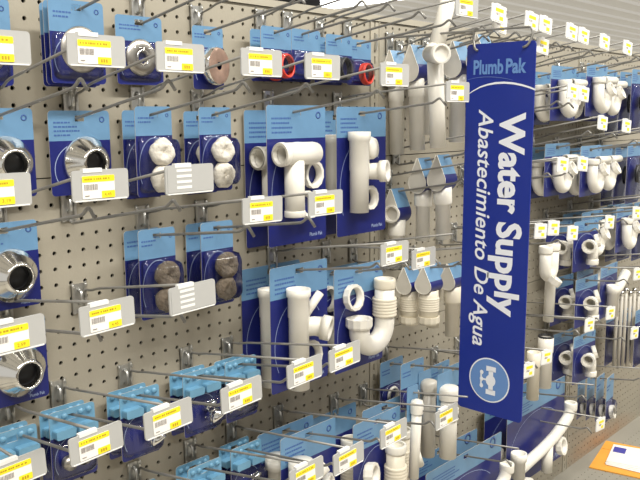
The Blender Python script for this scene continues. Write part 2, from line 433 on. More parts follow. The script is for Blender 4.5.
# ---------------------------------------------------------------- hanging cards
CARDS = {}
def card_mesh(w, h, hang, head, navy=NAVY, top=LBLUE, lines=4, arc=True, brand=True, r=.006, slot=(.009, .0042)):
    """blister card: slot at the origin, printed header and body"""
    mb = MB(); t = .0011; sx, sz = slot; zt, zbm, zh = hang, hang - h, hang - head
    o = rrect(-w / 2, w / 2, zbm, zt, r)
    # split into header and body, slot cut out of the header
    n = 5
    br, trc, tl, bl = o[0:n], o[n:2 * n], o[2 * n:3 * n], o[3 * n:4 * n]
    def both(poly, mt):
        k = len(poly)
        mb.add([(x, -t, z) for x, z in poly], [tuple(range(k))], mt); mb.add([(x, 0, z) for x, z in poly], [tuple(reversed(range(k)))], CARDBACK)
    both(br + [(w / 2, zh), (-w / 2, zh)] + bl, navy)
    both([(sx, zh), (w / 2, zh)] + trc + [(sx, zt)], top); both([(-sx, zt)] + tl + [(-w / 2, zh), (-sx, zh)], top)
    both([(-sx, zh), (sx, zh), (sx, -sz), (-sx, -sz)], top); both([(-sx, sz), (sx, sz), (sx, zt), (-sx, zt)], top)
    k = len(o)
    mb.add([(x, -t, z) for x, z in o] + [(x, 0, z) for x, z in o], [(i, k + i, k + (i + 1) % k, (i + 1) % k) for i in range(k)], CARDBACK)
    q = [(-sx, -sz), (sx, -sz), (sx, sz), (-sx, sz)]
    mb.add([(x, -t, z) for x, z in q] + [(x, 0, z) for x, z in q], [(i, (i + 1) % 4, 4 + (i + 1) % 4, 4 + i) for i in range(4)], CARDBACK)
    yy = -t - .0003; rnd = random.Random(int(w * 1e4) + int(h * 1e3))
    for i in range(lines):                                        # header print too small to read: rows of short strokes
        z = zt - head * .42 - i * head * .14; x = -w / 2 + w * .08
        while x < -w / 2 + w * rnd.uniform(.32, .5):
            l = rnd.uniform(.002, .006); mb.box(x, x + l, yy, yy + .0002, z, z + head * .055, BINK); x += l + .0013
    if lines: mb.torus((w / 2 - w * .13, yy, zt - head * .3), (0, 1, 0), w * .035, w * .011, BINK, 14, 4, squash=.02)
    if arc:
        A, B = w * .44, (h - head) * .50; zc = zh - (h - head) * .53; s = .0012
        for i in range(24):
            a0, a1 = [math.radians(38 + 7.2 * k) for k in (i, i + 1)]
            mb.add([(math.cos(a) * (A - q), yy, zc + math.sin(a) * (B - q)) for a, q in ((a0, 0), (a1, 0), (a1, s), (a0, s))], [(0, 1, 2, 3)], WINK)
    if brand: put_text(mb, 'Plumb Pak', w / 2 - w * .30, w / 2 - w * .07, zbm + h * .035, zbm + h * .035 + w * .045, yy, WINK, .01)
    return mb.mesh('blister_card')
def blister_mesh(w, h, hang, head, depth, x0=None, x1=None, z0=None, z1=None):
    """thin clear tray bubble over the goods"""
    mb = MB(); x0 = -w * .42 if x0 is None else x0; x1 = w * .42 if x1 is None else x1
    z1 = hang - head - .004 if z1 is None else z1; z0 = hang - h + .010 if z0 is None else z0
    loops = []
    for ins, y in ((-.004, -.0014), (0, -.0016), (.002, -depth * .7), (.008, -depth)):
        loops.append([(x, y, z) for x, z in rrect(x0 + ins, x1 - ins, z0 + ins, z1 - ins, .009)])
    n = len(loops[0]); vs = sum(loops, []); fs = []
    for i in range(3):
        for k in range(n): fs.append((i * n + k, i * n + (k + 1) % n, (i + 1) * n + (k + 1) % n, (i + 1) * n + k))
    fs.append(tuple(range(3 * n, 4 * n)))
    mb.add(vs, fs, CLEAR, True); return mb.mesh('blister')
def pvc_nut(mb, c, axis, r=.024, h=.016, mt=None):
    a = Vector(axis).normalized(); c = Vector(c)
    mb.sweep([c - a * h / 2, c - a * h * .3, c + a * h * .5], [r * .94, r, r], mt or PVC, 24, wall=.006, rib=.022)
def pipe(mb, pts, r, mt=None, seg=18, wall=.0032, fr=None): mb.sweep(fillet(pts, fr, 8) if fr else pts, r, mt or PVC, seg, wall=wall)
def collar(mb, c, axis, r, h, mt=None):
    a = Vector(axis).normalized(); c = Vector(c); mb.sweep([c - a * h / 2, c - a * h * .35, c + a * h * .35, c + a * h / 2], [r * .95, r, r, r * .95], mt or PVC, 20, wall=.004)
def threads(mb, c, axis, r, h, n, mt=None):
    a = Vector(axis).normalized(); c = Vector(c); P = []; R = []
    for i in range(n):
        t = -h / 2 + h * i / n
        for dt, rr in ((0, r * .955), (.30, r), (.62, r), (.92, r * .955)): P.append(c + a * (t + dt * h / n)); R.append(rr)
    mb.sweep(P, R, mt or PVCY, 20)
# goods, each as a list of (part name, mesh)
def g_disc(r, hole, mt=STEEL, hollow_navy=False):
    mb = MB(); mb.lathe((0, -.002, 0), (0, -1, 0), [(hole, 0), (hole, .004), (hole + .002, .0065), (r * .72, .0055), (r * .93, .0035), (r, 0.0)], mt, 36)
    mb.lathe((0, -.002, 0), (0, -1, 0), [(hole + .0015, .006), (hole + .003, .008), (hole + .0045, .006)], CHROME, 30)
    return mb
def g_cone(r, rh, H):
    mb = MB(); mb.lathe((0, -.002, 0), (0, -1, 0), [(r, 0), (r * 1.0, .003), (r * .96, .006), (r * .80, H * .45), (rh + .005, H * .85), (rh + .002, H), (rh, H + .001), (rh - .0012, H), (rh - .0015, H * .4), (rh - .0015, .002)], CHROME, 40)
    inner = MB(); inner.lathe((0, -.002, 0), (0, -1, 0), [(.0001, .004), (rh - .0017, .004)], BLACK, 24)
    inner.lathe((0, -.002, 0), (0, -1, 0), [(rh - .0017, .004), (rh - .0017, H * .55)], BLACK, 24)
    return mb, inner
def g_ball(r, seed, mt):
    rnd = random.Random(seed); mb = MB(); S, N = 32, 20; vs = []; fs = []
    ph = [rnd.uniform(0, 6.28) for _ in range(6)]
    for i in range(N + 1):
        th = math.pi * i / N
        for k in range(S):
            a = 2 * math.pi * k / S
            rr = r * (1 + .035 * math.sin(3 * a + ph[0] + 2 * th) + .03 * math.sin(5 * a + ph[1] - 3 * th) + .02 * math.sin(11 * a + ph[2]) * math.sin(th) + .015 * math.sin(17 * th + 4 * a + ph[4]))
            dm = math.exp(-(th / .42) ** 2); y = -math.cos(th) * rr * .66 + dm * r * .42
            vs.append((math.sin(th) * rr * math.cos(a), y, math.sin(th) * rr * math.sin(a)))
    for i in range(N):
        for k in range(S): fs.append((i * S + k, i * S + (k + 1) % S, (i + 1) * S + (k + 1) % S, (i + 1) * S + k))
    mb.add(vs, fs, mt, True); return mb
def g_coil(mt):
    mb = MB(); ax = Vector((.10, -1, 0)).normalized()
    for i in range(5): mb.torus(Vector((-.003, -.008, 0)) + ax * (i * .0024 - .004), ax + Vector((.05 * math.sin(i * 2.1), 0, .07 * math.cos(i * 1.7))), .0205 + .0006 * math.sin(i * 3), .0026, mt, 24, 8)
    return mb
def g_tee():
    a, b, c = MB(), MB(), MB(); y = -.026; za = -.076
    pipe(a, [(-.072, y, za), (.016, y, za)], .0215, seg=24); collar(a, (-.066, y, za), (1, 0, 0), .0225, .012)
    a.lathe((.016, y, za), (1, 0, 0), [(.0215, 0), (.020, .008), (.013, .014), (.0001, .016)], PVC, 24)
    pipe(a, [(-.034, y, za - .012), (-.034, y, -.193)], .019, seg=24); collar(a, (-.034, y, -.188), (0, 0, 1), .0205, .012)
    pvc_nut(b, (.030, y + .014, -.118), (.08, -1, .0), .027, .015); pvc_nut(c, (.012, y + .012, -.176), (.05, -1, .25), .027, .015)
    return [('pipe_tee', a), ('slip_nut', b), ('slip_nut', c)]
def g_outlet_tee():
    a, b, c = MB(), MB(), MB(); y = -.025
    a.sweep([(-.037, y, -.200), (-.037, y, -.115), (-.037, y, -.113), (-.037, y, -.055), (-.037, y, -.052), (-.037, y, -.036)], [.0195, .0195, .0205, .0205, .0235, .0235], PVC, 24, wall=.0035)
    a.sweep([(-.022, y + .004, -.118), (.006, y - .004, -.118), (.012, y - .014, -.118), (.0125, y - .015, -.118), (.019, y - .030, -.117)], [.016, .017, .018, .0225, .0225], PVC, 22, wall=.005)
    b.lathe((.004, -.004, -.072), (.35, -1, .1), [(.0235, 0), (.0235, .018), (.019, .026), (.0001, .028)], PVC, 24)
    pvc_nut(c, (.008, y + .012, -.174), (.05, -1, .05), .025, .016)
    return [('pipe_tee', a), ('pipe_cap', b), ('slip_nut', c)]
def g_side_tee():
    a, b, c = MB(), MB(), MB(); y = -.026
    a.sweep([(-.029, y, -.225), (-.029, y, -.085), (-.029, y, -.083), (-.029, y, -.045), (-.029, y, -.042), (-.029, y, -.028)], [.0195, .0195, .0208, .0208, .0235, .0235], PVC, 24, wall=.0035)
    a.sweep([(-.018, y, -.105), (.010, y - .004, -.108), (.020, y - .014, -.110), (.0205, y - .015, -.110), (.029, y - .030, -.113)], [.018, .019, .020, .0245, .0245], PVC, 22, wall=.005)
    b.sweep([(-.002, -.014, -.090), (.038, -.020, -.048)], .0085, PVC, 16, wall=.003)
    pvc_nut(c, (.018, y + .012, -.168), (.05, -1, .2), .026, .015)
    return [('pipe_tee', a), ('outlet_tube', b), ('slip_nut', c)]
def g_jbend():
    a, b = MB(), MB(); y = -.026
    P = [(-.030, y, -.098), (-.030, y, -.112)] + [(.0125 - .0425 * math.cos(t), y, -.116 - .043 * math.sin(t)) for t in [math.pi * i / 12 for i in range(1, 12)]] + [(.055, y, -.112), (.055, y, -.022)]
    pipe(a, P, .0215, PVC, 24)
    pvc_nut(a, (-.030, y, -.102), (0, 0, 1), .0275, .020, PVC)
    threads(a, (.055, y, -.082), (0, 0, 1), .0265, .040, 6, PVCY); collar(a, (.055, y, -.032), (0, 0, 1), .0235, .022, PVCY)
    pvc_nut(b, (-.032, -.012, -.050), (.05, -1, .12), .0275, .015)
    return [('trap_bend', a), ('slip_nut', b)]
def g_ptrap():
    a, b, c = MB(), MB(), MB(); y = -.026
    P = [(-.040, y, -.052), (-.040, y, -.118)] + [(-.004 - .036 * math.cos(t), y - .004 * math.sin(t), -.122 - .040 * math.sin(t)) for t in [math.pi * i / 12 for i in range(1, 12)]] + [(.032, y - .004, -.118), (.034, y - .010, -.092)]
    pipe(a, P, .0205, PVC, 22); collar(a, (-.040, y, -.056), (0, 0, 1), .0255, .022)
    pvc_nut(b, (.036, y - .018, -.090), (.1, -.9, .45), .0275, .020)
    c.sweep([(.030, -.018, -.052), (.066, -.022, -.054), (.118, -.028, -.054)], .0145, PVC, 18, wall=.003)
    d = MB(); pvc_nut(d, (.072, -.024, -.115), (.2, -1, .1), .021, .014)
    return [('trap_bend', a), ('slip_nut', b), ('trap_arm', c), ('slip_nut', d)]
def g_long_arm():
    a, b, c = MB(), MB(), MB(); y = -.028
    a.sweep(fillet([(-.135, y, -.135), (-.02, y, -.12), (.05, y, -.105), (.110, y - .002, -.075), (.118, y - .002, -.045)], .03, 6), .0132, PVC, 20, wall=.0032)
    a.sweep([(-.135, y, -.152), (-.135, y, -.112), (-.135, y, -.110), (-.135, y, -.092)], [.0150, .0150, .0180, .0180], PVC, 20, wall=.003); collar(a, (.118, y - .002, -.052), (0, 0, 1), .0160, .02)
    b.sweep([(.005, y, -.120), (.005, y, -.185)], .0130, PVC, 18, wall=.003)
    pvc_nut(c, (-.095, y - .004, -.190), (.1, -1, .2), .024, .016); d = MB(); pvc_nut(d, (.070, y - .004, -.140), (.1, -1, .2), .022, .015)
    return [('waste_arm', a), ('tail_tube', b), ('slip_nut', c), ('slip_nut', d)]
def g_stack():
    """capped tail tube with a side stub, a nut and a threaded coupling"""
    a, b, c = MB(), MB(), MB(); y = -.027
    a.sweep([(-.050, y, -.20), (-.050, y, -.055), (-.050, y, -.053), (-.050, y, -.034)], [.0195, .0195, .0250, .0250], PVC, 22, wall=.0035)
    a.lathe((-.050, y, -.034), (0, 0, 1), [(.025, 0), (.024, .004), (.0001, .006)], PVC, 22)
    b.sweep([(-.012, y, -.075), (.012, y - .006, -.060)], .014, PVC, 18, wall=.004)
    pvc_nut(c, (.030, y, -.110), (.5, -.85, .2), .024, .016)
    return [('tail_tube', a), ('side_stub', b), ('slip_nut', c)]
def g_coupling():
    a, b = MB(), MB(); y = -.028
    pvc_nut(b, (-.052, y, -.095), (.35, -.92, .15), .026, .020)
    a.sweep([(.030, y, -.20), (.030, y, -.060)], .0205, PVCY, 22, wall=.0035); collar(a, (.030, y, -.062), (0, 0, 1), .0235, .018, PVC)
    threads(a, (.030, y, -.130), (0, 0, 1), .0250, .06, 8, PVCY)
    return [('coupling', a), ('slip_nut', b)]
def g_elbow():
    a, b = MB(), MB(); y = -.028
    pipe(a, [(-.040, y - .010, -.070), (-.008, y, -.068), (.002, y, -.085), (.002, y, -.135)], .0185, PVC, 20, fr=.02)
    pvc_nut(a, (-.040, y - .010, -.070), (-1, -.3, 0), .024, .02); collar(a, (.002, y, -.130), (0, 0, 1), .0215, .02)
    pvc_nut(b, (.040, y + .006, -.060), (.5, -.8, .3), .023, .015)
    return [('elbow', a), ('slip_nut', b)]
def g_chrome_small():
    a = MB(); y = -.014
    a.lathe((.012, y, -.062), (.3, -.5, -.8), [(.004, -.004), (.012, 0), (.014, .006), (.017, .016), (.016, .020), (.010, .021), (.0001, .021)], CHROME, 24)
    a.lathe((.010, y + .002, -.050), (.3, -.5, -.8), [(.011, -.002), (.0135, 0), (.0135, .005), (.011, .006)], CHROME, 12)
    return [('fitting', a)]
def g_dark_small():
    a = MB(); a.torus((.010, -.012, -.062), (.3, -1, .2), .013, .005, BLACK, 20, 8); a.lathe((-.014, -.004, -.070), (0, -1, 0), [(.011, 0), (.011, .012), (.0001, .013)], STEEL, 18)
    return [('washer_set', a)]
def scaled(L, k):
    for n, mb in L: mb.v = [(x * k, y * k, z * k) for x, y, z in mb.v]
    return L
def g_armtee():
    a, b = MB(), MB(); y = -.024
    a.sweep([(-.020, y, -.150), (-.020, y, -.075), (-.020, y, -.073), (-.020, y, -.050)], [.018, .018, .0215, .0215], PVC, 20, wall=.003)
    a.sweep([(-.012, y, -.080), (.020, y - .004, -.060), (.075, y - .006, -.022)], .0155, PVC, 18, wall=.003)
    pvc_nut(b, (.030, y + .010, -.115), (.2, -1, .1), .022, .015)
    return [('arm_tee', a), ('slip_nut', b)]
GOODS = {}
def goods(kind):
    if kind in GOODS: return GOODS[kind]
    out = []; bl = None
    if kind == 'disc': w, h, hang, head = .090, .120, .010, .046; L = [('flange', g_disc(.034, .0085), (.005, 0, -.060))]; bl = .012
    elif kind == 'discs': w, h, hang, head = .090, .110, .010, .040; L = [('flange', g_disc(.030, .0085), (.002, 0, -.056))]; bl = .012
    elif kind == 'turned_disc':
        w, h, hang, head = .066, .108, .010, .036; a = MB()
        a.lathe((.008, -.014, -.058), (.30, -.95, 0), [(.006, -.011), (.031, -.011), (.033, -.008), (.033, .003), (.031, .006)], CHROME, 36)
        a.lathe((.008, -.014, -.058), (.30, -.95, 0), [(.031, .006), (.026, .0072), (.012, .0072), (.007, .006)], COPPER, 30)
        L = [('flange', a, (0, 0, 0))]; bl = None
    elif kind == 'cone':
        w, h, hang, head = .106, .130, .012, .046; a, b = g_cone(.0405, .0195, .031); L = [('cone_flange', a, (.008, 0, -.068)), ('pipe_opening', b, (.008, 0, -.068))]; bl = None
    elif kind == 'white_wick': w, h, hang, head = .072, .146, .012, .047; L = [('wick_ball', g_ball(.0225, 1, COTTON), (.004, -.0160, -.062)), ('wick_ball', g_ball(.0225, 5, COTTON), (.004, -.0160, -.105))]; bl = None
    elif kind == 'brown_wick': w, h, hang, head = .074, .152, .012, .050; L = [('wool_ball', g_ball(.0235, 3, WOOL), (.008, -.0165, -.066)), ('wool_ball', g_ball(.0215, 4, WOOL), (.006, -.0155, -.108))]; bl = None
    elif kind == 'red_coil': w, h, hang, head = .086, .095, .010, .040; L = [('red_ring_coil', g_coil(RED), (.016, -.003, -.061))]; bl = .020
    elif kind == 'black_coil': w, h, hang, head = .086, .095, .010, .040; L = [('black_ring_coil', g_coil(BLACK), (.008, -.003, -.057))]; bl = .020
    elif kind == 'small_chrome' or kind == 'small_dark': w, h, hang, head = .078, .118, .014, .042; L = [(n, a, (0, 0, 0)) for n, a in (g_chrome_small() if kind == 'small_chrome' else g_dark_small())]; bl = .030 if kind == 'small_chrome' else .02
    elif kind == 'long_arm': w, h, hang, head = .350, .260, .013, .055; L = [(n, a, (0, 0, -.005)) for n, a in scaled(g_long_arm(), 1.22)]; bl = None
    elif kind == 'ptrap': w, h, hang, head = .155, .150, .012, .036; L = [(n, a, (0, 0, .008)) for n, a in scaled(g_ptrap(), .76)]; bl = None
    elif kind == 'elbow': w, h, hang, head = .140, .150, .012, .036; L = [(n, a, (0, 0, 0)) for n, a in scaled(g_elbow(), .85)]; bl = None
    elif kind == 'armtee': w, h, hang, head = .150, .170, .012, .036; L = [(n, a, (0, 0, 0)) for n, a in g_armtee()]; bl = None
    elif kind == 'dark': w, h, hang, head = .11, .20, .012, .045; a = MB(); a.lathe((0, -.012, -.09), (.2, -1, 0), [(.010, 0), (.030, 0), (.030, .010), (.010, .010)], BLACK, 22); L = [('rubber_gasket', a, (0, 0, 0))]; bl = .02
    elif kind == 'flat': w, h, hang, head = .090, .115, .012, .060; a = MB(); a.torus((0, -.006, -.075), (0, 1, 0), .017, .004, PVC, 20, 8); L = [('ring', a, (0, 0, 0))]; bl = .012
    elif kind == 'ring_bag': w, h, hang, head = .075, .150, .012, .080; a = MB(); pvc_nut(a, (0, -.012, -.108), (.1, -1, .2), .021, .014); L = [('slip_nut', a, (0, 0, 0))]; bl = .02
    else:
        w, h, hang, head = .160, dict(jbend=.222, side=.246).get(kind, .264), .014, .062
        fn = dict(tee=g_tee, outlet=g_outlet_tee, side=g_side_tee, jbend=g_jbend, ptrap=g_ptrap, stack=g_stack, coupling=g_coupling, elbow=g_elbow)[kind]
        L = [(n, a, (0, 0, 0)) for n, a in fn()]; bl = None
    small = kind.startswith('small')
    cm = card_mesh(w, h, hang, head, top=CYAN if small else LBLUE, lines=0 if small else (4 if w > .1 else 2), brand=w > .09 and not small, slot=(.008, .0045) if w < .11 else (.011, .0050))
    out = [(n, a.mesh(n), loc) for n, a, loc in L]
    extra = []
    if small:
        tr_ = MB()                                              # stepped pale blue plastic top with bumps
        for s in (-1, 1): tr_.plate(rrect(s * .0190 - .0165, s * .0190 + .0165, -.027, -.013, .003, 2), -.016, -.0012, CYAN)
        for s in (-1, 1):
            for k in (0, 1): tr_.lathe((s * (.014 + .014 * k), -.0012, .004), (0, -1, 0), [(.005, 0), (.0045, .003), (.0001, .0035)], CYAN, 12)
        extra.append(('plastic_top', tr_.mesh('plastic_top'), (0, 0, 0)))
    if bl: extra.append(('blister', blister_mesh(w, h, hang, head, bl), (0, 0, 0)))
    elif kind in ('white_wick', 'brown_wick'): extra.append(('blister', blister_mesh(w, h, hang, head, .036, -w * .40, w * .47), (0, 0, 0)))
    elif kind == '-': extra.append(('blister', blister_mesh(w, h, hang, head, .0325, -.034, .0505, -.112, -.024), (0, 0, 0)))
    GOODS[kind] = (cm, out, extra, hang, h, w); return GOODS[kind]
NAMEOF = dict(disc='flange_pack', discs='flange_pack', turned_disc='flange_pack', cone='cone_flange_pack', white_wick='wick_pack', brown_wick='wool_pack', red_coil='ring_pack', black_coil='ring_pack', small_chrome='fitting_pack', small_dark='fitting_pack', dark='gasket_pack', flat='ring_card', ring_bag='nut_bag')
ORD = ['front', 'second', 'third', 'fourth', 'fifth']
def pack(key, kind, ds, desc, where, rz=0., dx=0., cat='package', zoff=0., alone=False):
    """cards on hook key at depths ds, nearest the shopper first"""
    H = HOOKS[key]; cm, gl, ex, hang, h, w_ = goods(kind)
    for i, d in enumerate(ds):
        a = rz + (random.uniform(-.03, .03) if i else 0)
        lab = desc if len(ds) == 1 else f'{desc}, {ORD[i]} of {len(ds)}'
        if len(lab.split()) > 16: print('LONG', lab)
        c = tag(mkobj(NAMEOF.get(kind, 'pipe_fitting_card'), cm, None, (H['x'] + dx + (random.uniform(-.002, .002) if i else 0), -d, H['rod'](d) - .0017 + zoff), a), lab, cat, 'goods on blister cards')
        for n, me, loc in gl + ex: mkobj(n, me, c, loc)
# ---------------------------------------------------------------- tubes hanging by a folded paper tag
def tagged_tube(x, d, zrod, r, length, label, style='plain', lean=0., mt=None, tr=.024, tl=.048, cup=False, th=1.):
    """folded label: a paper loop, teardrop in section along x, pinched over the rod; the tube hangs under it"""
    r0 = tag(mkobj('tagged_tube', None, None, (x, -d, zrod)), label, 'pipe', 'tubes hanging by paper tags')
    mt = mt or PVC
    prof = [(0, .003)] + [(tr * math.sin(a), -.052 - tr * math.cos(math.pi - a) * 1.0) for a in [math.radians(60 + 15 * i) for i in range(17)]]
    # section in (y, z)
    sec = [(-.0012, .006)] + [(-tr * math.sin(math.radians(t)), -.050 + tr * math.cos(math.radians(t))) for t in range(55, 306, 10)] + [(.0012, .006)]
    sec = [(y * (th ** .4), z * th) for y, z in sec]
    n = len(sec); mb = MB()
    for i in range(n - 1):
        (ya, za), (yb, zb2) = sec[i], sec[i + 1]
        m_ = LBLUE if max(za, zb2) > -.036 * th else NAVY
        mb.add([(-tl / 2, ya, za), (tl / 2, ya, za), (tl / 2, yb, zb2), (-tl / 2, yb, zb2)], [(0, 3, 2, 1)], m_, True)
    mb.add([(tl / 2 + .0004, y * .98, z) for y, z in sec], [tuple(range(n))], TAGW)
    mb.add([(-tl / 2 - .0004, y * .98, z) for y, z in sec], [tuple(reversed(range(n)))], TAGW)
    t = mb.obj('paper_tag', r0)
    rim = MB(); rim.sweep([(-tl / 2 - .0008, y, z) for y, z in sec], .0011, TAGW, 5); rim.obj('tag_rim', t)
    top = (-.052 - tr * .6) * th; ln = length
    tb = MB(); sx = lean
    p = lambda s: (sx * s, 0, top - ln * s)
    if style == 'plain': tb.sweep([p(0), p(.25), p(.255), p(1)], [r * 1.08, r * 1.08, r, r], mt, 18, wall=.003)
    elif style == 'threaded':
        tb.sweep([p(0), p(.12), p(.125), p(.9), p(.9), p(1)], [r, r, r * 1.02, r * 1.02, r, r], PVCY, 18, wall=.003)
        threads(tb, (0, 0, top - ln * .40), (0, 0, 1), r * 1.12, ln * .40, 6, PVCY); pvc_nut(tb, (0, 0, top - ln * .86), (0, 0, 1), r * 1.18, ln * .2, PVCY)
    elif style == 'flared': tb.sweep([p(0), p(.30), p(.33), p(.34), p(1)], [r * 1.25, r * 1.25, r * 1.15, r, r], mt, 18, wall=.003)
    tb.obj('tube', r0)
    if cup:
        cp = MB(); cp.sweep([(-tl / 2 + .012, -.002, -.050), (-tl / 2 - .010, -.008, -.050)], [.0175, .0205], PVC, 22, wall=.004); cp.obj('cup', r0)
    return r0
def capped_tube(u, v, v2, y, r, label, fork=False, band=False, mt=None, lean=0.):
    """tube with a domed or open cap; u, v is the pixel of its top on the plane y, v2 that of its foot"""
    a = PY(u, v, y); b = PY(u, v2, y); L = a.z - b.z; mt = mt or PVC
    r0 = tag(mkobj('tail_tube', None, None, (a.x, y, a.z)), label, 'pipe', 'loose tubes and bends on hooks')
    t = MB(); t.sweep([(0, 0, -.02), (lean, 0, -L)], r, mt, 18, wall=.003)
    if fork: t.sweep([(lean * .6, 0, -L * .62), (lean + .020, -.004, -L * .86)], r * .8, mt, 14, wall=.002)
    t.obj('tube', r0)
    c = MB(); c.lathe((0, 0, 0), (0, 0, 1), [(r * 1.25, -.030), (r * 1.28, -.022), (r * 1.28, -.008), (r * 1.1, -.002), (r * .6, .001), (.0001, .002)], mt, 22); c.obj('cap', r0)
    if band:
        k = MB(); threads(k, (lean * .3, 0, -.065), (0, 0, 1), r * 1.18, .03, 4, mt); k.obj('collar', r0)
    return r0

# ---------------------------------------------------------------- hooks, left bays (pixels of bracket and label)
hk = hook
hk('a0', 'wire hook running out of the top left corner', x=-.075, z=.368, kind='none')
hk('a1', 'top row wire hook holding the stack of steel flange cards', x=.062, z=.368, kind='none')
hk('a2', 'top row wire hook holding the single steel flange card', 136, 5, kind='none')
hk('a3', 'top row wire hook holding the sideways chrome flange', 195, 17, kind='none', rise=.03)
hk('a4', 'top row wire hook holding the leftmost ring packs', 259, 20, kind='none', rise=.03)
hk('a5', 'top row wire hook holding the black ring pack', 286, 22, kind='none', rise=.03)
hk('a6', 'top row wire hook holding the black ring pack by the upright', 318, 28, kind='none', rise=.03)
hk('a7', 'top row wire hook holding the red ring pack, tag above it', 346, 31, lab=(466, 7))
hk('b00', 'far left hook with price tag cut by the left edge, over chrome flange', x=-.176, z=.217, lab=(-4, 47))
hk('b0', 'hook whose price tag covers the stack of steel flange cards', x=-.061, z=.217, lab=(96, 51), tip=(87, 83))
hk('b1', 'hook whose price tag stands between two steel flanges in the top row', 69, 99, lab=(180, 58), tip=(175, 84))
hk('b2', 'hook whose price tag covers the leftmost ring pack', 136, 99, lab=(261, 63), tip=(250, 86))
hk('b3', 'hook whose price tag covers the black ring packs', 196, 101, lab=(322, 67), tip=(313, 87))
hk('b4', 'hook whose price tag hangs right of the red rings', 267, 101, lab=(394, 75), tip=(384, 93))
hk('b5', 'hook of the outlet tee cards, price tag left of the blue sign', 336, 102, lab=(457, 92), tip=(446, 101))
hk('c00', 'left edge hook with price tag below the cropped chrome cone', x=-.190, z=.052, lab=(-3, 191), price='3.19')
hk('c0', 'hook with price tag below the full chrome cone in the second row', x=-.062, z=.052, lab=(100, 185), tip=(95, 213), price='4.45')
hk('c1', 'hook with blank grey label in front of the white wick packs', 67, 203, lab=(189, 179), tip=(180, 205), kind='blank')
hk('c2', 'hook of the first brown wool pack, price tag before the white tee', 141, 217, lab=(262, 210), tip=(254, 231), tilt=.02)
hk('c3', 'hook of the second brown wool pack, price tag right of the white tee', 200, 211, lab=(325, 203), tip=(315, 222))
hk('d00', 'left edge hook with price tag above the lowest chrome cone', x=-.190, z=-.092, lab=(12, 336), price='2.59', tilt=-.02)
hk('d0', 'hook with price tag on bare board left of the brown wool', 3, 306, lab=(107, 316), tip=(101, 335), price='4.45', tilt=-.03)
hk('d1', 'hook with blank grey label in front of the brown wool packs', 78, 295, lab=(192, 297), tip=(185, 317), kind='blank', tilt=-.03)
hk('d2', 'hook of the side tee cards, price tag beside the hanging elbow tube', 271, 255, lab=(394, 253), tip=(384, 267))
hk('d3', 'hook of the J bend card, price tag above the threaded tubes', 325, 250, lab=(423, 258), tip=(410, 266), droop=.052)
hk('d4', 'hook without a tag by the slotted upright', 352, 248, kind='none', tip=(440, 262), ld=.27)
hk('e00', 'bottom left corner hook with cropped price tag', x=-.148, z=-.258, lab=(17, 471), tilt=-.05)
hk('e0', 'hook with price tag in front of the leftmost pale blue fitting pack', 5, 410, lab=(96, 443), tilt=-.05)
hk('e1', 'hook with price tag in front of the second pale blue fitting pack', 57, 392, lab=(168, 418), tilt=-.05)
hk('e2', 'hook with price tag in front of the chrome fitting pack', 124, 375, lab=(241, 394), tilt=-.04)
hk('e3', 'hook with price tag under the white side tee', 185, 357, lab=(304, 371), tilt=-.04)
hk('e4', 'hook with price tag under the white J bend', 226, 347, lab=(344, 356), tilt=-.04)
hk('f0', 'hook of the lowest left fitting pack, tag below the frame', 133, 472, kind='tag', tilt=-.04)
hk('f1', 'hook with price tag cut by the bottom edge', 189, 449, lab=(306, 474), tilt=-.04)
hk('f2', 'hook with price tag left of the white nut at the bottom', 230, 430, lab=(348, 458), tilt=-.04)
hk('f3', 'hook with price tag in front of the threaded coupling', 277, 414, lab=(393, 433), tilt=-.03)
hk('f4', 'hook with price tag left of the sign foot', 333, 402, lab=(446, 416), tilt=-.03)
hk('f5', 'hook without a tag by the lowest upright slots', 362, 392, kind='none')

# ---------------------------------------------------------------- hooks, right bays (label pixels give the place along the board)
RL = []
def rhook(key, u, v, label, dz=-.035, d=.280, tilt=.10, x=None):
    q = PY(u, v, -d); RL.append(key)
    hook(key, label, x=q.x if x is None else x, z=q.z + dz, lab=(u, v), tilt=tilt, small=True)
rhook('r0', 498, 14, 'hook with the higher of two stacked tags over the sign corner')
rhook('r0b', 499, 24, 'hook with the lower of two stacked tags over the sign corner', d=.262)
rhook('r1', 531, 21, 'hook with the left one of two touching tags above the sign edge')
rhook('r2', 545, 25, 'hook with the right one of two touching tags above the sign edge')
rhook('r3', 571, 32, 'top row hook with tag third from the right end', d=.29)
rhook('r4', 583, 36, 'top row hook with tag close behind another, right of the sign')
rhook('r5', 604, 42, 'top row hook with second tag from the right edge')
rhook('r6', 627, 48, 'top row hook with the rightmost tag')
rhook('r7', 542, 46, 'hook with tag half hidden behind the sign top', d=.26)
rhook('s0', 572, 92, 'hook with the left tag in front of the upper trap bend', dz=-.03)
rhook('s1', 583, 94, 'hook with the right tag in front of the upper trap bend', dz=-.03)
rhook('s2', 602, 123, 'hook with tag just under the upper trap arm', dz=-.045)
rhook('s3', 626, 126, 'hook with tag right of and level with the tag under the trap arm', dz=-.045)
rhook('t0', 562, 165, 'hook with the left tag in front of the middle trap bends', dz=-.03)
rhook('t1', 582, 164, 'hook with the right tag in front of the middle trap bends', dz=-.03)
rhook('v0', 540, 231, 'hook with tag touching the sign edge above the long trap tube', dz=-.03)
rhook('v1', 553, 228, 'hook with tag second from the sign above the long trap tube', dz=-.03)
rhook('v2', 572, 233, 'hook with tag by the wide open elbow mouth', dz=-.03)
rhook('v3', 609, 222, 'hook with tag above the lower trap bend with raised arm', dz=-.03)
rhook('v4', 636, 213, 'hook with tag cut by the right edge, middle height', dz=-.03)
rhook('w0', 589, 325, 'hook with tag below the small white elbow', dz=-.02)
rhook('w1', 610, 313, 'hook with tag in front of the arm tee at right', dz=-.02)
rhook('w2', 634, 333, 'hook with tag in front of the grey riser tubes', dz=-.02)
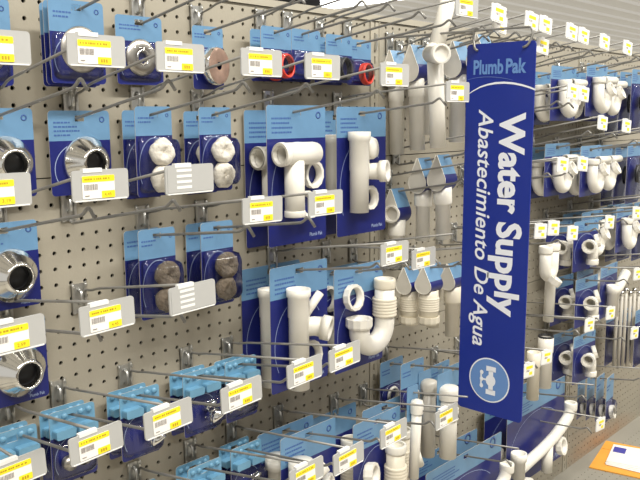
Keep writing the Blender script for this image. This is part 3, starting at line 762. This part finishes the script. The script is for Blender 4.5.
rhook('w3', 637, 274, 'hook with tag at the right edge above the riser tubes', dz=-.02)
rhook('y0', 546, 357, 'hook with tag on the black ringed tubes right of the sign', dz=-.015, d=.26)
rhook('y1', 528, 370, 'hook with tag showing beside the sign emblem', dz=-.015, d=.27)
rhook('y2', 600, 424, 'lowest hook with tag above the deck shelf', dz=-.015)
hook('m1', 'second hook right of the upright holding the top tubes', x=.955, z=.350, kind='none', ld=.26, rise=.035)
hook('m2', 'hook holding the two tagged tubes in the second row', x=.900, z=.102, kind='none', ld=.24, rise=.03)
hook('m3', 'hook holding the tagged elbow tube beside the outlet tee', x=.870, z=.040, kind='none', ld=.24, rise=.03)
hook('m4', 'hook holding the threaded tagged tubes', x=.868, z=-.143, kind='none', ld=.24, rise=.03)
hook('m5', 'hook holding tagged tubes close beside the sign', x=.965, z=-.150, kind='none', ld=.24, rise=.03)
hook('m6', 'hook holding the small ring cards below the threaded tubes', x=.860, z=-.370, kind='none', ld=.27, rise=.03)
hook('m7', 'low hook holding the waste arm card cut by the bottom edge', x=1.045, z=-.650, kind='none', ld=.27, rise=.03)
hook('m8', 'low hook holding the long waste arm card right of the sign', x=1.46, z=-.600, kind='none', ld=.27, rise=.03)

# ---------------------------------------------------------------- goods on the left bays
pack('a0', 'disc', (.03, .018), 'steel flange on blue card cropped by the left edge', 'in the top corner', dx=-.008)
pack('a1', 'disc', (.056, .044, .032), 'steel flange on a blue card in the top left stack', 'x', dx=-.010)
pack('a2', 'discs', (.016,), 'brushed steel flange with a small centre hole on a narrow blue card', 'in the top row', dx=-.008)
pack('a3', 'turned_disc', (.032,), 'chrome flange with copper face turned sideways in its pack', 'in the top row', rz=-.05)
pack('a4', 'red_coil', (.046, .018), 'pack of red rubber rings in the top row', 'behind the left price tag', rz=.06)
pack('a5', 'black_coil', (.042, .014), 'pack of black rubber rings in the top row', 'between the two price tags', rz=.05, dx=.012)
pack('a6', 'black_coil', (.046, .018), 'pack of black rubber rings nearest the upright', 'behind the right price tag', rz=.05, dx=.012)
pack('a7', 'red_coil', (.030,), 'pack of red rubber rings in full view beside the upright', '', rz=.05, dx=.006)
hook('b01', 'hook of the cropped chrome cone at the left edge', x=-.060, z=.2175, kind='none', ld=.05, rise=.0) if False else None
pack('b0', 'cone', (.018,), 'chrome cone flange on blue card cropped by the left edge in the second row', '', dx=.001)
pack('b1', 'cone', (.016,), 'whole chrome cone flange on blue card above a price tag', '', dx=.006)
pack('b2', 'white_wick', (.050, .012), 'two white cotton wicks in a pack, left one of two', '', dx=-.003)
pack('b3', 'white_wick', (.055, .015), 'two white cotton wicks in a pack, right one of two', '', dx=-.004)
pack('b4', 'tee', (.070, .006), 'white pipe tee with open end and nuts on blue card', 'on the second hook row', dx=.010)
pack('b5', 'outlet', (.074, .003), 'white straight tee with side outlet and nuts on blue card', 'on the second hook row', dx=-.004)
pack('c0', 'cone', (.018,), 'chrome cone flange on blue card at the left edge, third row', '', dx=-.002)
pack('c2', 'brown_wick', (.045, .005), 'two brown wool balls in a pack, left one of two', '', dx=-.002)
pack('c3', 'brown_wick', (.050, .008), 'two brown wool balls in a pack, right one of two', '', dx=-.004)
pack('d2', 'side', (.080, .003), 'tall white side tee with collar and nuts on blue card', 'in the third row', dx=-.002)
pack('d3', 'jbend', (.085, .014), 'white J bend with ribbed cream collar and nut on blue card', 'beside the upright', dx=.012)
pack('d0', 'cone', (.022,), 'chrome cone flange on blue card, lowest at the left edge', '', dx=.000)
pack('e0', 'small_dark', (.050, .020), 'small fitting pack with pale blue plastic top, leftmost', '', dx=-0.016)
pack('e1', 'small_dark', (.050, .020), 'small fitting pack with pale blue plastic top, second from left', '', dx=-0.004)
pack('e2', 'small_chrome', (.052, .016), 'small chrome fitting pack with pale blue plastic top, third from left', '', dx=-0.006)
pack('e3', 'small_chrome', (.052, .016), 'small chrome bulb fitting pack with pale blue top above a price tag', '', dx=-0.008)
pack('e4', 'small_dark', (.050, .018), 'small fitting pack with pale blue plastic top beside the side tee', '', dx=-0.008)
pack('f0', 'small_dark', (.050, .018), 'pale blue topped fitting pack, lowest left', '', dx=-0.006)
pack('f1', 'small_dark', (.052, .018), 'pale blue topped fitting pack in the lowest row', '', dx=-0.006)
pack('f2', 'small_chrome', (.052, .016), 'pale blue topped chrome fitting pack in the lowest row', '', dx=-0.006)
pack('f3', 'stack', (.095, .030), 'white capped tail tube with stub and nut on blue card', 'at the bottom edge', dx=-.005)
pack('f4', 'coupling', (.130, .002), 'cream threaded coupling and white nut on blue card', 'at the bottom middle', dx=-.005)
pack('f5', 'coupling', (.066,), 'cream threaded coupling card right of the price tag', 'under the upright', dx=.0)

# ---------------------------------------------------------------- tubes in the bay beside the sign
def rodz(k, d): return HOOKS[k]['rod'](d) + .0022
def tt(k, d, r, ln, lab, **kw): tagged_tube(HOOKS[k]['x'], d, rodz(k, d) + .0005 - .003, r, ln, lab, **kw)
tt('r0', .022, .0165, .160, 'leftmost white tagged tube in the top row beside the upright', lean=.006)
tt('r0', .078, .0170, .158, 'second white tagged tube from the upright in the top row', lean=.008)
tt('m1', .046, .0155, .120, 'short white tagged tube in the top row, third from the upright')
tt('m1', .134, .0175, .150, 'white tagged tube with big round tag in the top row')
tt('m1', .195, .0175, .160, 'white tagged tube half hidden by the sign top')
tt('m2', .082, .0165, .118, 'left one of two white tubes with blue tags in the second row', style='flared')
tt('m2', .134, .0170, .118, 'right one of two white tubes with blue tags in the second row', style='flared', lean=.008)
tt('m3', .030, .0165, .115, 'white tube with open cup under a blue tag right of the outlet tee', style='flared', lean=-.004, cup=True)
tt('m4', .070, .0205, .080, 'ribbed cream tube with blue tag, left one in the third row', style='threaded', th=.78)
tt('m4', .124, .0215, .080, 'ribbed cream tube with big blue tag, middle one in the third row', style='threaded', th=.78)
tt('m5', .070, .0150, .100, 'cream tagged tube beside the ribbed tubes in the third row', style='flared', mt=PVCY, th=.78)
tt('m5', .124, .0165, .120, 'cream tagged tube half hidden by the sign in the third row', style='flared', mt=PVCY, th=.78)
pack('m6', 'flat', (.085, .025), 'small blue and pale ring card below the ribbed tubes', '')
def long_bend():
    x, y = .90, -.176; a = PY(452, -14, y); b = PY(438, 147, y); e = PY(431, 54, y)
    r0 = tag(mkobj('elbow_tube', None, None, tuple(b)), 'long white tube with round elbow cap rising past the top edge', 'pipe', 'loose tubes and bends on hooks')
    A = a - b; Ee = e - b
    t = MB(); t.sweep([(0, 0, 0), tuple(Ee * .99 + Vector((.014, 0, 0)))], .017, PVC, 20, wall=.003); t.sweep([tuple(Ee + Vector((.034, .016, .0))), tuple(A)], .0170, PVC, 20, wall=.003); t.obj('tube', r0)
    c = MB(); c.sweep([Ee + Vector((.012, .010, 0)), Ee + Vector((-.006, -.020, -.002)), Ee + Vector((-.007, -.022, -.002)), Ee + Vector((-.016, -.038, -.002))], [.017, .017, .0200, .0200], PVC, 24, wall=.004)
    c.sweep([Ee + Vector((.010, .008, 0)), Ee + Vector((.036, .018, .012))], .018, PVC, 20)
    c.lathe(Ee + Vector((-.012, -.032, -.002)), (-.45, -.9, 0), [(.0001, 0), (.0170, 0)], PVC, 22); c.obj('elbow_cap', r0)
long_bend()
def hang_card(r0, w, h0, h1):
    MB().plate(rrect(-w / 2, w / 2, h0, h1, .004, 3), .012, .0132, LBLUE).obj('hang_card', r0)
T = capped_tube
t = T(429, 380, 455, -.10, .0165, 'cream capped tube hanging left of the sign foot', mt=PVCG); hang_card(t, .05, -.10, .02)
t = T(449, 386, 456, -.16, .0200, 'wide white capped tube hanging right beside the sign foot', band=True); hang_card(t, .06, -.10, .03)
t = T(417, 400, 476, -.16, .0115, 'thin pale tube with a forked lower end behind a price tag', fork=True, lean=-.010); hang_card(t, .04, -.05, .03)

# ---------------------------------------------------------------- goods on the right bays
def row(pref, z, xs, txt, rise=.035):
    for i, x in enumerate(xs): hook(pref + str(i), f'{txt}, {["first", "second", "third", "fourth", "fifth"][i]} from the sign' if len(xs) > 1 else txt, x=x, z=z, ld=.28, rise=rise, small=True)
row('A', .330, (1.70, 1.87, 2.04), 'top row hook past the rightmost tag')
row('B', .096, (1.715, 1.875, 2.035), 'hook of the middle trap bends, tag past the right edge')
row('C', -.108, (1.825, 1.985, 2.14), 'hook of the lower trap bends, tag past the right edge')
row('D', -.290, (1.88,), 'hook of the white arm tee')
row('E', -.475, (2.10,), 'low hook of the dark gasket cards')
row('G', -.655, (1.86,), 'hook of the clear nut bags')
for k, kind, ds, desc, rz in (
    ('r3', 'flat', (.060, .02), 'small ring card behind the top of the sign', .0),
    ('s1', 'flat', (.060, .02), 'small ring card behind the first lettering of the sign', .0),
    ('t1', 'flat', (.060, .02), 'small ring card behind the middle of the sign', .0),
    ('v2', 'flat', (.060, .02), 'small ring card behind the sign under the touching tags', .0),
    ('y1', 'flat', (.060, .02), 'small ring card behind the sign emblem', .0),
    ('r6', 'ptrap', (.105, .03), 'upper white trap bend card nearest the sign', .0),
    ('A0', 'ptrap', (.130, .045), 'upper white trap bend with wide cup and arm behind two tags', .03),
    ('A1', 'ptrap', (.090, .03), 'upper trap bend card with arm reaching right', .03),
    ('A2', 'dark', (.12, .08, .04), 'dark gasket card at the upper right edge', .0),
    ('s3', 'ptrap', (.085, .02), 'middle trap bend card half behind the sign edge', .0),
    ('B0', 'ptrap', (.115, .05), 'middle white trap bend with nut behind the right tag', .04),
    ('B1', 'ptrap', (.085, .03), 'middle white trap bend with arm at right', .04),
    ('B2', 'dark', (.12, .08, .04), 'dark gasket card at the middle right edge', .0),
    ('v4', 'elbow', (.135, .05), 'white elbow with wide open mouth right of the tags', -.1),
    ('C0', 'ptrap', (.080, .02), 'plain trap bend card left of the raised arm', .0),
    ('C1', 'ptrap', (.120, .05), 'lower trap bend with raised arm at right', .05),
    ('C2', 'dark', (.11, .06, .02), 'dark gasket card below the rightmost middle tag', .0),
    ('w3', 'elbow', (.130, .05), 'small white elbow card above the low tag', -.05),
    ('D0', 'armtee', (.120, .04), 'white arm tee card in front of the dark cards', .05),
    ('w2', 'elbow', (.130, .06), 'lowest white elbow card over the clear bags', -.05),
    ('E0', 'dark', (.15, .10, .05), 'dark gasket card under the riser tubes', .0),
    ('G0', 'ring_bag', (.150, .118, .086, .054), 'clear bag with white nut on navy label', .1),
): pack(k, kind, ds, desc, '', rz=rz)
pack('m7', 'long_arm', (.12, .04), 'long white waste arm on blue card at the bottom edge', 'left of the other long arm')
pack('m8', 'long_arm', (.10, .03), 'long white waste arm on blue card right of the sign foot', 'over the bare board')
def loose(name, label, base, builds):
    r0 = tag(mkobj(name, None, None, tuple(base)), label, 'pipe', 'loose tubes and bends on hooks')
    for n, b in builds: b.obj(n, r0)
    return r0
# trap with a long tube just right of the sign
b = PY(549, 246, -.17)
A, B = MB(), MB()
P = [(-.018, 0, 0), (-.018, 0, -.055)] + [(.004 - .022 * math.cos(t), 0, -.060 - .022 * math.sin(t)) for t in [math.pi * i / 8 for i in range(1, 8)]] + [(.026, 0, -.055), (.026, 0, -.002)]
A.sweep(P, .0155, PVC, 20, wall=.003); collar(A, (-.018, 0, -.008), (0, 0, 1), .0185, .02); collar(A, (.026, 0, -.006), (0, 0, 1), .0185, .018); pvc_nut(A, (.0, -.018, -.092), (.2, -.5, .8), .020, .018)
B.sweep([(.032, .006, -.010), (.036, .012, -.215)], .0145, PVC, 18, wall=.003)
loose('trap_with_tube', 'white trap bend with a long straight tube just right of the sign', b, [('trap_bend', A), ('tail_tube', B)])
for (u, v, v2, y, r, lab, mt_) in ((546, 336, 386, -.16, .019, 'pale tube with black ring inside its mouth right of the sign', PVC), (534, 352, 398, -.16, .0165, 'pale tube with wide collar close beside the sign', PVCY),
                            (575, 304, 345, -.06, .017, 'grey tube under the small white elbow, left one', PVCG), (586, 302, 345, -.06, .015, 'grey tube under the small white elbow, right one', PVCG)):
    a = PY(u, v, y); bb = PY(u, v2, y); t = MB(); L = a.z - bb.z
    t.sweep([(0, 0, 0), (0, 0, -L * .3), (0, 0, -L * .32), (0, 0, -L)], [r * 1.12, r * 1.12, r, r], mt_, 18, wall=.003)
    bd = [('tube', t)]
    if 'black ring' in lab:
        k = MB(); k.torus((0, 0, -.001), (0, 0, 1), r * 1.0, .0032, BLACK, 20, 8); bd.append(('gasket', k))
    loose('tail_tube', lab, a, bd)
for i in range(6):                                             # grey riser tubes hanging in a bunch
    a = PY(618 + i * 4.2, 290 + (i % 2) * 3, -.12 - .01 * (i % 3)); t = MB(); t.sweep([(0, 0, 0), (.002 * (i - 2), 0, -.26)], .0055, PVCG, 10)
    k = MB(); k.lathe((0, 0, 0), (0, 0, 1), [(.0001, .008), (.008, .007), (.0085, -.004), (.0056, -.010)], CHROME, 14)
    r0 = tag(mkobj('riser_tube', None, None, tuple(a)), 'thin grey riser tube, ' + ['leftmost', 'second from left', 'third from left', 'fourth from left', 'fifth from left', 'rightmost'][i] + ' of the bunch at the right edge', 'pipe', 'grey riser tubes in a bunch')
    t.obj('tube', r0); k.obj('end_nut', r0)

# ---------------------------------------------------------------- the hanging sign, square to the board
SX = .823; YL, YR, STZ, SBZ = -.2415, -.3935, .3255, -.4400; SW = YL - YR; SH = STZ - SBZ
sg = tag(mkobj('hanging_sign', None, None, (SX, YL, STZ)), 'tall dark blue hanging sign with white sideways lettering and valve emblem', 'sign')
sg.rotation_euler = (math.radians(.40), 0, 0)
# local frame: s to the viewer's right (-y), t up; face looks towards -x
FT = Matrix(((0, 1, 0, 0), (-1, 0, 0, 0), (0, 0, 1, 0), (0, 0, 0, 1)))       # (s, depth, t) -> (depth, -s, t)
ol = rrect(0, SW, -SH, 0, .008)
MB().plate(ol, -.0012, .0012, SIGN, T=FT).obj('board', sg)
def sp(u, v):
    q = PXP(u, v, SX); return (YL - q.y, q.z - STZ)
def sbox(u0, v0, u1, v1):
    a = sp(u0, v0); b = sp(u1, v1); return a[0], b[0], b[1], a[1]
yf = -.0018
def plain_text(name, body, box, mt_, bold, part):
    mb = MB(); put_text(mb, body, box[0], box[1], box[2], box[3], yf, mt_, bold, T=FT); return mb.obj(name, sg)
q0 = sp(474, 75); q1 = sp(527, 57)
qm = sp(504, 66)[0]; qn = sp(506.5, 66)[0]
plain_text('brand_lettering', 'Plumb', (q0[0], qm, q0[1], q1[1]), SIGNL, .034, 0)
plain_text('brand_lettering', 'Pak', (qn, q1[0] + .001, q0[1], q1[1]), SIGNL, .034, 0)
def side_text(name, body, s0, s1, t0, t1, mt_, bold, shear=0.):
    """lettering turned a quarter clockwise: reads downwards from t0 to t1, its top towards the right"""
    vs, fs = text_mesh(body, bold, shear); mb = MB()
    mb.add([(s0 + b * (s1 - s0), yf, t0 + a * (t1 - t0)) for a, b in vs], fs, mt_, T=FT); return mb.obj(name, sg)
sA, tA = sp(512, 112); _, tB = sp(505, 331)
side_text('main_lettering', 'Water Supply', sp(491, 200)[0], sp(524.5, 200)[0], tA, sp(506, 316)[1], SIGNW, .034)
side_text('second_lettering', 'Abastecimiento De Agua', sp(471.0, 300)[0], sp(494.5, 115)[0], sp(486, 109)[1], sp(478, 345)[1], SIGNW, .012, .22)
def arc_strip(name, pts, wd, mt_):
    P = [sp(*p) for p in pts]; mb = MB(); vs = []
    for i, (a, b) in enumerate(P):
        vs += [(a, yf, b), (a, yf, b - wd[i])]
    mb.add(vs, [(2 * i, 2 * i + 1, 2 * i + 3, 2 * i + 2) for i in range(len(P) - 1)], mt_, T=FT); mb.obj(name, sg)
arc_strip('white_arc', [(468.2, 94.5), (474, 90.3), (481, 86.2), (488, 83.7), (496, 81.9), (505, 81.3), (514, 81.9), (523, 83.7), (530, 85.8), (536.4, 88.2)], [.0016, .0022, .003, .0034, .004, .004, .004, .0038, .0036, .0034], SIGNW)
arc_strip('faint_arc', [(468.2, 79.6), (476, 77.6), (484, 76.5), (492, 76.3), (500, 76.9), (508, 78.2), (514, 79.8)], [.0008, .0012, .0014, .0014, .0014, .0012, .0006], SIGNM)
c = sp(491.5, 380.3); RE = .0480
def disc(name, r, off, mt_, par):
    mb = MB(); mb.add([(c[0] + r * math.cos(2 * math.pi * k / 40), yf + off, c[1] + r * math.sin(2 * math.pi * k / 40)) for k in range(40)], [tuple(range(40))], mt_, T=FT); return mb.obj(name, par)
em = disc('emblem_ring', RE, 0, SIGNW, sg); disc('emblem_field', RE * .94, -.0003, SIGNL, em)
ic = MB(); k = RE / .0445; y2 = yf - .0006
def irect(s0, s1, t0, t1): ic.add([(c[0] + s * k, y2, c[1] + t * k) for s, t in ((s0, t0), (s1, t0), (s1, t1), (s0, t1))], [(0, 1, 2, 3)], SIGNW, T=FT)
irect(-.0065, .0145, .0185, .0285); irect(-.0065, .0145, -.0285, -.0185); irect(-.001, .009, .010, .0195); irect(-.001, .009, -.0195, -.010)
irect(-.016, -.004, -.0018, .0018)
ic.add([(c[0] + .004 + .0115 * math.cos(i * math.pi / 12), y2 - .0002, c[1] + .0125 * math.sin(i * math.pi / 12)) for i in range(24)], [tuple(range(24))], SIGNW, T=FT)
for tt in (-.0145, .0, .0145):
    ic.add([(c[0] - .0175 + .0042 * math.cos(i * math.pi / 8), y2 - .0003, c[1] + tt + .0048 * math.sin(i * math.pi / 8)) for i in range(16)], [tuple(range(16))], SIGNW, T=FT)
irect(-.0192, -.0158, -.0145, .0145)
ic.obj('valve_symbol', em)
for s_ in (SW * .125, SW * .86):
    mb = MB(); mb.torus((s_, -.0004, -.0095), (0, 1, 0), .0032, .0009, ZINC, 14, 6, T=FT); mb.obj('eyelet', sg)
bar = tag(mkobj('sign_bar', None, None, (SX, 0, .352)), 'long plain wire bar from the upright carrying the blue sign', 'hook')
zz = lambda y: PXP(480, 32, SX).z - .352
yl = YL - SW * .125; yr = YL - SW * .86
MB().sweep(fillet([(0, .004, -.004), (0, -.004, .002), (0, yl, .0), (0, yr - .010, -.002), (0, yr - .014, -.016), (-.004, yr - .006, -.036), (-.005, yr + .004, -.040)], .008, 4), .0024, WIRE, 8).obj('wire', bar)
MB().sweep(fillet([(0, yl - .008, .004), (0, yl + .004, .005), (0, yl + .006, -.018), (-.005, yl - .001, -.036), (-.005, yl - .008, -.040)], .006, 4), .0024, WIRE, 8).obj('hanger_loop', bar)
MB().box(-.0016, .0016, -.0075, .006, -.022, .012, ZINC).obj('bracket', bar)

# ---------------------------------------------------------------- envelope and papers on the deck shelf
e0 = PZ(589, 467, ZB + .004); e1 = PZ(606, 441, ZB + .004); e2 = PZ(640, 478, ZB + .004)
ux = (e2 - e0).normalized(); uy = Vector((-ux.y, ux.x, 0))
if uy.dot(e1 - e0) < 0: uy = -uy
def slab(mb, o, a, b, z0, z1, mt_, org):
    q = [o, o + a, o + a + b, o + b]; vs = [(p.x - org.x, p.y - org.y, z0) for p in q] + [(p.x - org.x, p.y - org.y, z1) for p in q]
    cc = (a.x * b.y - a.y * b.x) > 0
    fs = [(0, 3, 2, 1), (4, 5, 6, 7), (0, 1, 5, 4), (1, 2, 6, 5), (2, 3, 7, 6), (3, 0, 4, 7)]
    mb.add(vs, fs if cc else [tuple(reversed(f)) for f in fs], mt_)
wdt = (e1 - e0)
en = tag(mkobj('envelope', None, None, (e0.x, e0.y, ZB + .0006)), 'orange manila envelope lying on the grey deck shelf', 'envelope')
mb = MB(); slab(mb, e0, ux * .36, wdt, 0, .004, MANILA, e0); mb.obj('sleeve', en)
mb = MB(); slab(mb, e0 + wdt * .70, ux * .36, wdt * .30, .0041, .0052, MANILA, e0); mb.obj('flap', en)
o1 = PZ(607, 463, ZB + .008); o2 = PZ(614, 447, ZB + .008); a2 = (PZ(640, 470, ZB + .008) - o1).normalized()
for i in range(4):
    off = Vector((-.004 * (3 - i), .003 * (i % 2), 0)); r = a2.copy(); r.rotate(Matrix.Rotation(.05 * (i - 1.5), 3, 'Z'))
    pp = tag(mkobj('paper_sheet', None, None, (o1.x, o1.y, ZB + .0062 + i * .0024)), ['lowest white sheet', 'second white sheet from below', 'third white sheet from below', 'topmost white sheet with blue sticker'][i] + ' in the pile on the envelope', 'paper', 'papers on the envelope')
    mb = MB(); slab(mb, o1 + off, r * .28, (o2 - o1) * 1.05, 0, .0020, PAPER, o1); mb.obj('sheet', pp)
    if i == 3:
        k = MB(); slab(k, o1 + a2 * .004 + (o2 - o1) * .60, a2 * .042, (o2 - o1) * .32, .0021, .0026, BLUEMARK, o1); k.obj('blue_sticker', pp)
        k = MB()
        for j in range(2): slab(k, o1 + a2 * (.13 + .018 * j) + (o2 - o1) * .35, a2 * .006, (o2 - o1) * .35, .0021, .0024, INK, o1)
        k.obj('print_marks', pp)
# made-up dark tube, added to fill the dark area past the board's top edge
a = PZ(300, 4, CEIL - .5); dd = tag(mkobj('dark_stand_in', None, None, (a.x, a.y, CEIL - .5)), 'added dark tube filling the dark area past the pegboard top', 'dark stand-in')
MB().sweep([(-2.4, 2.0, 0), (.25, -.2, 0)], .22, DARK, 16).obj('dark_tube', dd)
